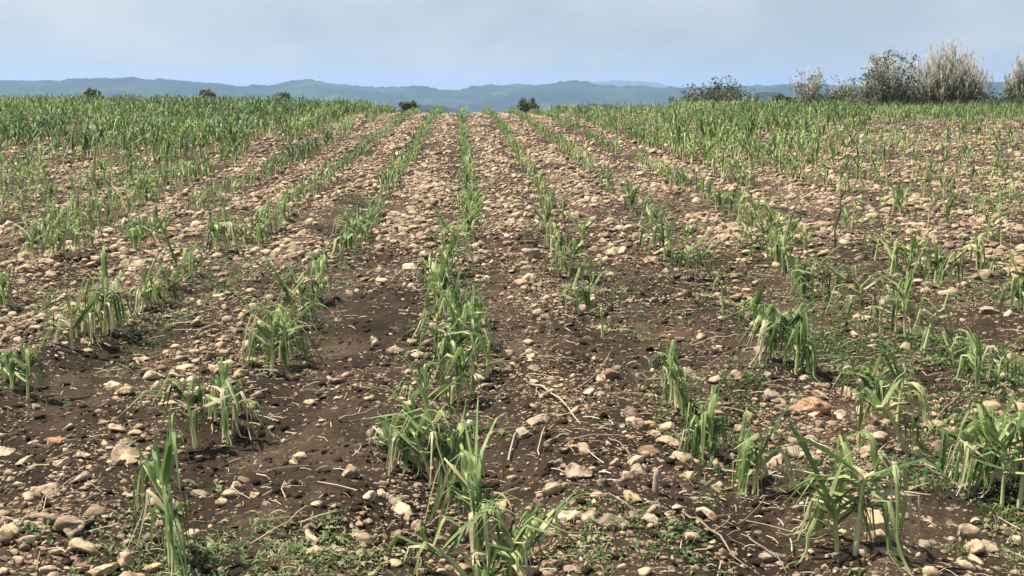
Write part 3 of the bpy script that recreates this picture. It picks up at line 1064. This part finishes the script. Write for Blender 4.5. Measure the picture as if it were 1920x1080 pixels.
def twig(P0, P1, rad_, R, bend):
    n = 7
    g = Geo()
    P = []
    d = np.array(P1) - np.array(P0)
    side = np.array([-d[1], d[0]])
    for i in range(n):
        s = i / (n - 1)
        q = np.array(P0) + d * s + side * bend * math.sin(math.pi * s) + R.normal(0, 0.006, 2) * np.linalg.norm(d)
        P.append((q[0], q[1], float(ground_h(q[0], q[1])) + rad_ * 0.9 + 0.012 * R.rand() + 0.02 * math.sin(math.pi * s)))
    P = np.array(P)
    o = P[0].copy()
    tube(g, P - o, rad_ * np.linspace(1.0, 0.6, n) * R.uniform(0.85, 1.15, n), 6, np.clip(R.uniform(0.15, 0.65) + R.normal(0, 0.06, n), 0, 1))
    if R.rand() < 0.4:
        k = 3 + int(R.randint(0, 2))
        b = P[k] - o
        e = b + np.array([R.uniform(-.06, .06), R.uniform(-.06, .06), 0.02])
        tube(g, np.array([b, (b + e) / 2 + [0, 0, 0.01], e]), np.array([rad_ * 0.6, rad_ * 0.5, rad_ * 0.3]), 5, 0.6)
    return g, o


for i, (x0, y0, x1, y1, w) in enumerate(TWIGS):
    a, b = spot(x0, y0), spot(x1, y1)
    rad_ = w / FPX * a[2] * 0.5
    g, o = twig(a[:2], b[:2], rad_ * 0.8, R, R.uniform(-0.07, 0.07))
    mx, my = (a[0] + b[0]) / 2, (a[1] + b[1]) / 2
    p = near_plant(mx, my)
    k = by_row[p['row']].index(p)
    lab = f"dry tan stalk on the soil by the {ordinal(k)} plant in {short_row(p['row'])}"
    o = link('dry_stalk', g.mesh('dry_stalk', M_DRY), None, o, lab, 'dry stalk', 'dry stalks lying on the soil')
    LABELLED.append(o)
settle_labels()

# a pale broken stub standing up, and a dark dead stem further off
x, y, d = spot(1228, 935)
g = Geo()
tube(g, [(0, 0, -0.02), (0.002, 0, 0.03), (0.004, 0.004, 0.055), (0.007, 0, 0.078)], [0.014, 0.010, 0.0105, 0.009], 8, [0.3, 0.5, 0.6, 0.45])
tube(g, [(0.006, 0, 0.075), (0.012, 0, 0.085), (0.026, 0, 0.094)], [0.005, 0.004, 0.003], 5, 0.5)
link('dry_stub', g.mesh('dry_stub', M_DRY), None, (x, y, float(ground_h(x, y))), 'pale dry stub standing upright among stones', 'dry stub')
x, y, d = spot(1566, 468)
g = Geo()
tube(g, [(0, 0, -0.02), (-0.01, 0, 0.15), (0.03, 0, 0.32), (0.02, 0, 0.5)], [0.008, 0.007, 0.008, 0.005], 6, [0.1, 0.1, 0.15, 0.2])
tube(g, [(0.03, 0, 0.42), (0.06, 0.01, 0.47), (0.1, 0.01, 0.49)], [0.008, 0.008, 0.003], 5, 0.0)
link('dead_stem', g.mesh('dead_stem', M_BARK), None, (x, y, float(ground_h(x, y))), 'dark dead weed stem standing above the stony part of the field', 'dead stem')

# loose straw and shredded leaf bits
g = Geo()
n = 20000
ux, uy, _ = scatter(n, 3.0, 15.0, 0.01, 0.02, 2, R)
upx, upy, ud = to_pix(ux, uy, base_h(uy))
uz = ground_h(ux, uy)
for i in range(n):
    if not (-30 < upx[i] < IW + 30 and upy[i] < IH + 30):
        continue
    rowd = abs(((ux[i] - ROW0) / SPACING + 0.5) % 1 - 0.5)
    keepc = 0.25 + 0.3 * (upx[i] > 1000) + 0.25 * (rowd < 0.22) + 0.3 * (upy[i] > 930)
    if R.rand() > keepc:
        continue
    L_ = R.uniform(0.015, 0.07) if R.rand() < 0.88 else R.uniform(0.08, 0.18)
    a = R.uniform(0, 6.283)
    b = R.uniform(-0.3, 0.3)
    w = R.uniform(0.0007, 0.0022)
    z0 = uz[i] + 0.004
    rise = R.uniform(0, 0.6)
    P = []
    for s in (0, 0.5, 1.0):
        aa = a + b * s
        P.append((ux[i] + math.cos(aa) * L_ * s, uy[i] + math.sin(aa) * L_ * s, z0 + 0.004 * math.sin(math.pi * s) + 0.02 * s * rise))
    P = np.array(P)
    nx, ny = -math.sin(a) * w, math.cos(a) * w
    V = []
    for q in P:
        V += [q + (nx, ny, 0), q - (nx, ny, 0), q + (0, 0, w * 1.3)]
    g.add(V, [(0, 2, 5, 3), (2, 1, 4, 5), (3, 5, 8, 6), (5, 4, 7, 8)], None, R.uniform(0.05, 0.75))
link('straw', g.mesh('straw', M_DRY), kind='stuff', label='loose dry straw and shredded stalk bits on the soil', cat='straw')

# ------------------------------------------------------------------ weeds
R = np.random.RandomState(41)
n = 130000
ux, uy, _ = scatter(n, 3.0, 18.0, 0.01, 0.02, 2, R)
u2 = scatter(90000, 3.0, 9.0, 0.01, 0.02, 2, R)
ux, uy = np.concatenate([ux, u2[0]]), np.concatenate([uy, u2[1]])
upx, upy, ud = to_pix(ux, uy, base_h(uy))
rowd = np.abs(((ux - ROW0) / SPACING + 0.5) % 1 - 0.5)
c = 0.03 + 0.40 * (rowd < 0.17) * np.where((upx < 700) | (upx > 1150), 0.8, 0.4)
c += 1.0 * np.clip((upy - 890) / 120, 0, 1) * np.where((upx < 420) | ((upx > 480) & (upx < 900)) | (upx > 1050), 1.0, 0.4)
c += 0.8 * np.clip((upx - 1220) / 250, 0, 1) * np.clip((upy - 470) / 120, 0, 1)
c += 0.35 * np.clip((600 - upx) / 200, 0, 1) * np.clip(1 - np.abs(upy - 460) / 150, 0, 1)
for (bx, by, sx_, sy_, a_) in BARE:
    c *= 1 - 0.85 * a_ * np.exp(-((upx - bx) / sx_) ** 2 - ((upy - by) / sy_) ** 2)
c *= np.clip(0.5 + 1.4 * vnoise(ux * 1.9, uy * 1.5, 95) + 0.6 * vnoise(ux * 6, uy * 6, 96), 0, 1)
ok = (R.rand(len(ux)) < c * 0.62) & (upx > -40) & (upx < IW + 40) & (upy < IH + 50)
ux, uy, ud = ux[ok], uy[ok], ud[ok]
uz = ground_h(ux, uy)
nt_ = len(ux)
tall = R.uniform(0.010, 0.032, nt_) * np.where(R.rand(nt_) < 0.12, 1.6, 1)
ttone = np.clip(R.normal(0.56, 0.25, nt_) + 0.35 * vnoise(ux * 2.3, uy * 2.3, 97), 0.05, 0.95)
broad = R.rand(nt_) < 0.35
NB = 5
a = R.uniform(0, 6.283, (nt_, NB))
l = tall[:, None] * R.uniform(0.6, 1.3, (nt_, NB))
p_ = R.uniform(0.1, 1.15, (nt_, NB))
w = l * np.where(broad[:, None], R.uniform(0.16, 0.3, (nt_, NB)), R.uniform(0.05, 0.09, (nt_, NB)))
d = np.stack([np.cos(a) * np.cos(p_), np.sin(a) * np.cos(p_), np.sin(p_)], -1)
s_ = np.stack([-np.sin(a), np.cos(a), np.zeros_like(a)], -1) * w[..., None]
b0 = np.stack([ux, uy, uz], -1)[:, None, :] + np.stack([R.normal(0, 0.012, (nt_, NB)), R.normal(0, 0.012, (nt_, NB)), np.full((nt_, NB), 0.002)], -1)
m1 = b0 + d * l[..., None] * 0.5
t1 = b0 + d * l[..., None]
t1[..., 2] -= l * R.uniform(0.1, 0.5, (nt_, NB))
V = np.stack([b0, m1 + s_, t1, m1 - s_], 2).reshape(-1, 3)
tn = np.repeat(np.clip(ttone[:, None] + R.uniform(-0.15, 0.15, (nt_, NB)), 0, 1).ravel(), 4)
link('weeds', mesh_np('weeds', V, np.arange(len(V)).reshape(-1, 4), None, M_WEED, tone=tn, smooth=False), kind='stuff', label='low green weeds creeping over the soil between the corn', cat='weeds')
print('weed tufts', nt_)

# tall grass along the far edge, on the crest
g = Geo()
for i in range(5200):
    px, dd = R.uniform(1180, 2050), R.uniform(41, 50)
    a = math.atan((px - IW / 2) / FPX) + YAW
    x, y = dd * math.tan(a), dd
    if R.rand() > np.clip((px - 1200) / 350, 0.05, 1):
        continue
    z = float(base_h(y))
    l = R.uniform(0.25, 0.6) * (1.25 if px > 1620 else 0.8)
    az, p = R.uniform(0, 6.28), R.uniform(0.7, 1.45)
    d = np.array([math.cos(az) * math.cos(p), math.sin(az) * math.cos(p), math.sin(p)])
    s_ = np.array([-math.sin(az), math.cos(az), 0]) * 0.014
    b0 = np.array([x, y, z])
    m1, t1 = b0 + d * l * 0.6, b0 + d * l * 0.95 + np.array([math.cos(az), math.sin(az), -0.4]) * l * 0.15
    g.add([b0 - s_, b0 + s_, m1 + s_, m1 - s_, t1], [(0, 1, 2, 3)], [(3, 2, 4)], np.clip(R.normal(0.45, 0.2), 0, 1))
link('grass', g.mesh('grass', M_WEED, smooth=False), kind='stuff', label='rough green grass along the crest in front of the bushes', cat='grass')

# ------------------------------------------------------------------ bushes and trees on the crest
def ground_at(px, dist):
    a = math.atan((px - IW / 2) / FPX) + YAW
    y = dist
    x = dist * math.tan(a)
    return x, y, float(ground_h(x, y))


def leaf_cloud(g, R, centres, n, size, tones):
    """leaf-sized faces in clumps around the given centres (x, y, z, radius)"""
    C = np.array(centres)
    wts = C[:, 3] ** 2
    c = C[R.choice(len(C), n, p=wts / wts.sum())]
    d = R.normal(size=(n, 3))
    d /= np.linalg.norm(d, axis=1)[:, None]
    p = c[:, :3] + d * (c[:, 3] * R.uniform(0.35, 1.05, n))[:, None]
    a = R.normal(size=(n, 3))
    a /= np.linalg.norm(a, axis=1)[:, None]
    b = np.cross(a, d + 0.01)
    b /= np.linalg.norm(b, axis=1)[:, None] + 1e-9
    s = (size * R.uniform(0.6, 1.5, n))[:, None]
    V = np.stack([p - a * s, p + b * s * 0.45, p + a * s, p - b * s * 0.45], 1).reshape(-1, 3)
    g.add(V, np.arange(len(V)).reshape(-1, 4), None, np.repeat(np.clip(R.uniform(tones[0], tones[1], n), 0, 1), 4))


def limb(g, R, p0, p1, r0, r1, n=5, sides=5, wob=0.06, tone=0.4):
    p0, p1 = np.array(p0), np.array(p1)
    L_ = np.linalg.norm(p1 - p0)
    P = [p0 + (p1 - p0) * (i / (n - 1)) + (R.normal(0, wob * L_, 3) if 0 < i < n - 1 else 0) for i in range(n)]
    tube(g, P, np.linspace(r0, r1, n), sides, tone)


def round_tree(px, dist, top_py, wpx, seed, lab, grp=None, name='round_tree', n=2600):
    R = np.random.RandomState(seed)
    x, y, z = ground_at(px, dist)
    sc = FPX / dist
    top = CAM_H + (185 - top_py) / sc
    H, Wd = top - z, wpx / sc
    root = link(name, None, None, (x, y, z), lab, 'tree', grp)
    tr, cr = Geo(), Geo()
    ch = min(H * 0.7, Wd * 0.85)
    cz = H - ch / 2
    limb(tr, R, (0, 0, -0.1), (0, 0, cz), 0.05 * Wd, 0.025 * Wd, 5, 6)
    cen = []
    for k in range(30):
        u = R.normal(size=3)
        u *= R.uniform(0.3, 1.0) / np.linalg.norm(u)
        c = np.array([u[0] * 0.40 * Wd, u[1] * 0.40 * Wd, cz + u[2] * 0.36 * ch * (1 + 0.25 * math.sin(k * 2.1))])
        limb(tr, R, (0, 0, cz * 0.8), c, 0.02 * Wd, 0.008 * Wd, 4, 4)
        cen.append((*c, R.uniform(0.08, 0.2) * Wd))
    leaf_cloud(cr, R, cen, n, 0.06 * Wd ** 0.6, (0.05, 0.8))
    link('trunk', tr.mesh('trunk', M_BARK), root)
    o = link('crown', cr.mesh('crown', M_BUSH, smooth=False), root)


round_tree(767, 72, 180, 52, 1, 'wide dark round tree beyond the crest, nearest left of the centre row', 'dark round trees beyond the crest')
round_tree(990, 74, 180, 42, 2, 'small dark round tree beyond the crest, right of the centre row', 'dark round trees beyond the crest')
round_tree(536, 68, 171, 46, 3, 'dark tree top behind the tall corn, second left of the centre row', 'dark round trees beyond the crest')
round_tree(396, 66, 164, 38, 4, 'dark tree top behind the tall corn, third left of the centre row', 'dark round trees beyond the crest')
round_tree(184, 66, 164, 38, 5, 'leftmost dark tree top showing above the tall corn', 'dark round trees beyond the crest')
round_tree(1462, 56, 174, 46, 6, 'low dense dark green tree at the foot of a bare twiggy shrub', name='low_tree')


def twiggy_shrub(px, dist, top_py, wpx, seed, lab, leaves, stems, tones, pale=0.6, name='shrub', spread=0.9, leafsize=0.05, low=0.25):
    """many upright stems fanning from the foot, thin leaves and bare tips with sky between"""
    R = np.random.RandomState(seed)
    x, y, z = ground_at(px, dist)
    sc = FPX / dist
    H = CAM_H + (185 - top_py) / sc - z
    Wd = wpx / sc
    root = link(name, None, None, (x, y, z), lab, 'shrub')
    st, lf = Geo(), Geo()
    tips = []
    for k in range(stems):
        a = R.uniform(0, 6.28)
        rr = Wd * 0.5 * math.sqrt(R.rand()) * spread
        hh = H * R.uniform(0.55, 1.0) * (1 - 0.35 * (rr / (Wd * 0.5)) ** 2)
        b = np.array([math.cos(a) * rr * 0.35, math.sin(a) * rr * 0.35, -0.05])
        t = np.array([math.cos(a) * rr, math.sin(a) * rr, hh])
        tn = np.clip(R.normal(pale, 0.2), 0, 1)
        limb(st, R, b, t, 0.018, 0.006, 5, 4, 0.035, tn)
        for m in range(3):
            s = R.uniform(0.45, 0.95)
            p = b + (t - b) * s
            e = p + np.array([R.normal(0, 0.16), R.normal(0, 0.16), R.uniform(0.05, 0.35)]) * Wd * 0.35
            e[2] = min(e[2], H * 1.02)
            limb(st, R, p, e, 0.009, 0.004, 3, 3, 0.05, tn)
            tips.append((*e, R.uniform(0.06, 0.14) * Wd * 0.7))
        tips.append((*(b + (t - b) * R.uniform(low, 0.6)), R.uniform(0.12, 0.2) * Wd * 0.8))
    leaf_cloud(lf, R, tips, leaves, leafsize, tones)
    link('stems', st.mesh('stems', M_BARK), root, kind='stuff')
    link('crown', lf.mesh('crown', M_BUSH, smooth=False), root)


twiggy_shrub(1335, 53, 148, 140, 11, 'low sprawling grey green shrub on the crest, apart from the others', 5200, 70, (0.05, 0.75), 0.45, leafsize=0.055, spread=1.0)
twiggy_shrub(1278, 53, 172, 60, 12, 'small grey shrub beside the low sprawling shrub on the crest', 800, 26, (0.1, 0.8), 0.45)
twiggy_shrub(1512, 53, 114, 92, 13, 'thin twiggy shrub with sky showing through, above a low dark tree', 2800, 50, (0.2, 1.0), 0.8, leafsize=0.045)
twiggy_shrub(1592, 53, 122, 88, 14, 'sparse half bare shrub with pale stem between two taller shrubs', 2200, 40, (0.15, 1.0), 0.85, leafsize=0.045)
twiggy_shrub(1660, 52, 82, 124, 15, 'tall dark shrub with pale stems leaning across it', 8500, 110, (0.0, 0.95), 0.85)


def cane_clump(px, dist, top_py, wpx, seed, lab, canes, name='cane_clump'):
    R = np.random.RandomState(seed)
    x, y, z = ground_at(px, dist)
    sc = FPX / dist
    H = CAM_H + (185 - top_py) / sc - z
    Wd = wpx / sc
    root = link(name, None, None, (x, y, z), lab, 'tall grass')
    st, lf, pl = Geo(), Geo(), Geo()
    for k in range(canes):
        a = R.uniform(0, 6.28)
        rr = Wd * 0.5 * R.rand() ** 0.6
        hh = H * R.uniform(0.5, 1.0) * (1 - 0.42 * (rr / (Wd * 0.5)) ** 2)
        b = np.array([math.cos(a) * rr * 0.6, math.sin(a) * rr * 0.6, -0.05])
        t = np.array([math.cos(a) * rr, math.sin(a) * rr, hh])
        limb(st, R, b, t, 0.011, 0.004, 4, 3, 0.045, np.clip(R.normal(0.5, 0.25), 0, 1))
        for m in range(7):
            s = R.uniform(0.1, 0.9)
            p = b + (t - b) * s
            az, l = R.uniform(0, 6.28), R.uniform(0.2, 0.55)
            d = np.array([math.cos(az), math.sin(az), R.uniform(0.6, 2.2)])
            d /= np.linalg.norm(d)
            w = np.array([-math.sin(az), math.cos(az), 0]) * 0.014
            m1 = p + d * l * 0.6
            t1 = p + d * l + np.array([math.cos(az), math.sin(az), -1.2]) * l * 0.35
            lf.add([p - w, p + w, m1 + w, m1 - w, t1], [(0, 1, 2, 3)], [(3, 2, 4)], np.clip(R.normal(0.12 + 0.75 * s, 0.2), 0, 1))
        if R.rand() < 0.55:
            dr = (t - b) / np.linalg.norm(t - b)
            for m in range(14):
                az = R.uniform(0, 6.28)
                p = t - dr * R.uniform(0, 0.35)
                e = p + np.array([math.cos(az) * 0.08, math.sin(az) * 0.08, R.uniform(0.03, 0.2)])
                w = np.array([-math.sin(az), math.cos(az), 0]) * 0.013
                pl.add([p - w, p + w, e], None, [(0, 1, 2)], np.clip(R.normal(0.75, 0.2), 0, 1))
    link('canes', st.mesh('canes', M_BARK), root, kind='stuff')
    link('blades', lf.mesh('blades', M_BUSH, smooth=False), root, kind='stuff')
    link('plumes', pl.mesh('plumes', M_PLUME, smooth=False), root, kind='stuff')


cane_clump(1765, 51, 70, 142, 21, 'tall rounded clump of cane grass with pale feathery tips', 520)
cane_clump(1908, 51, 92, 78, 22, 'tan cane clump cut off by the photo edge, rightmost on the crest', 260)
cane_clump(1832, 54, 100, 40, 23, 'few thin pale reeds standing between the two cane clumps', 30, name='reeds')
for (px_, top_, w_, sd_, lab_) in ((1400, 174, 70, 51, 'small low shrub right of the sprawling grey green shrub'), (1552, 162, 90, 52, 'low grey undergrowth between the thin twiggy and half bare shrubs'),
                                   (1628, 158, 90, 53, 'low scrub at the left foot of the tall dark shrub'), (1712, 150, 110, 54, 'scrub filling the gap between tall dark shrub and cane clump'),
                                   (1815, 168, 80, 55, 'low scrub at the right foot of the big cane clump')):
    twiggy_shrub(px_, 52, top_, w_, sd_, lab_, 2200, 34, (0.0, 0.75), 0.5, spread=1.0, low=0.1)
twiggy_shrub(1868, 49, 170, 130, 24, 'low leafy green shrub at the foot of the tan cane clump', 1500, 40, (0.15, 0.6), 0.3, leafsize=0.06, spread=1.0, low=0.1)
print('tris', sum(sum(len(q.vertices) - 2 for q in m_.polygons) if len(m_.polygons) < 5 else 2 * len(m_.polygons) - (5 * len(m_.polygons) - len(m_.loops) - len(m_.polygons)) for m_ in bpy.data.meshes))
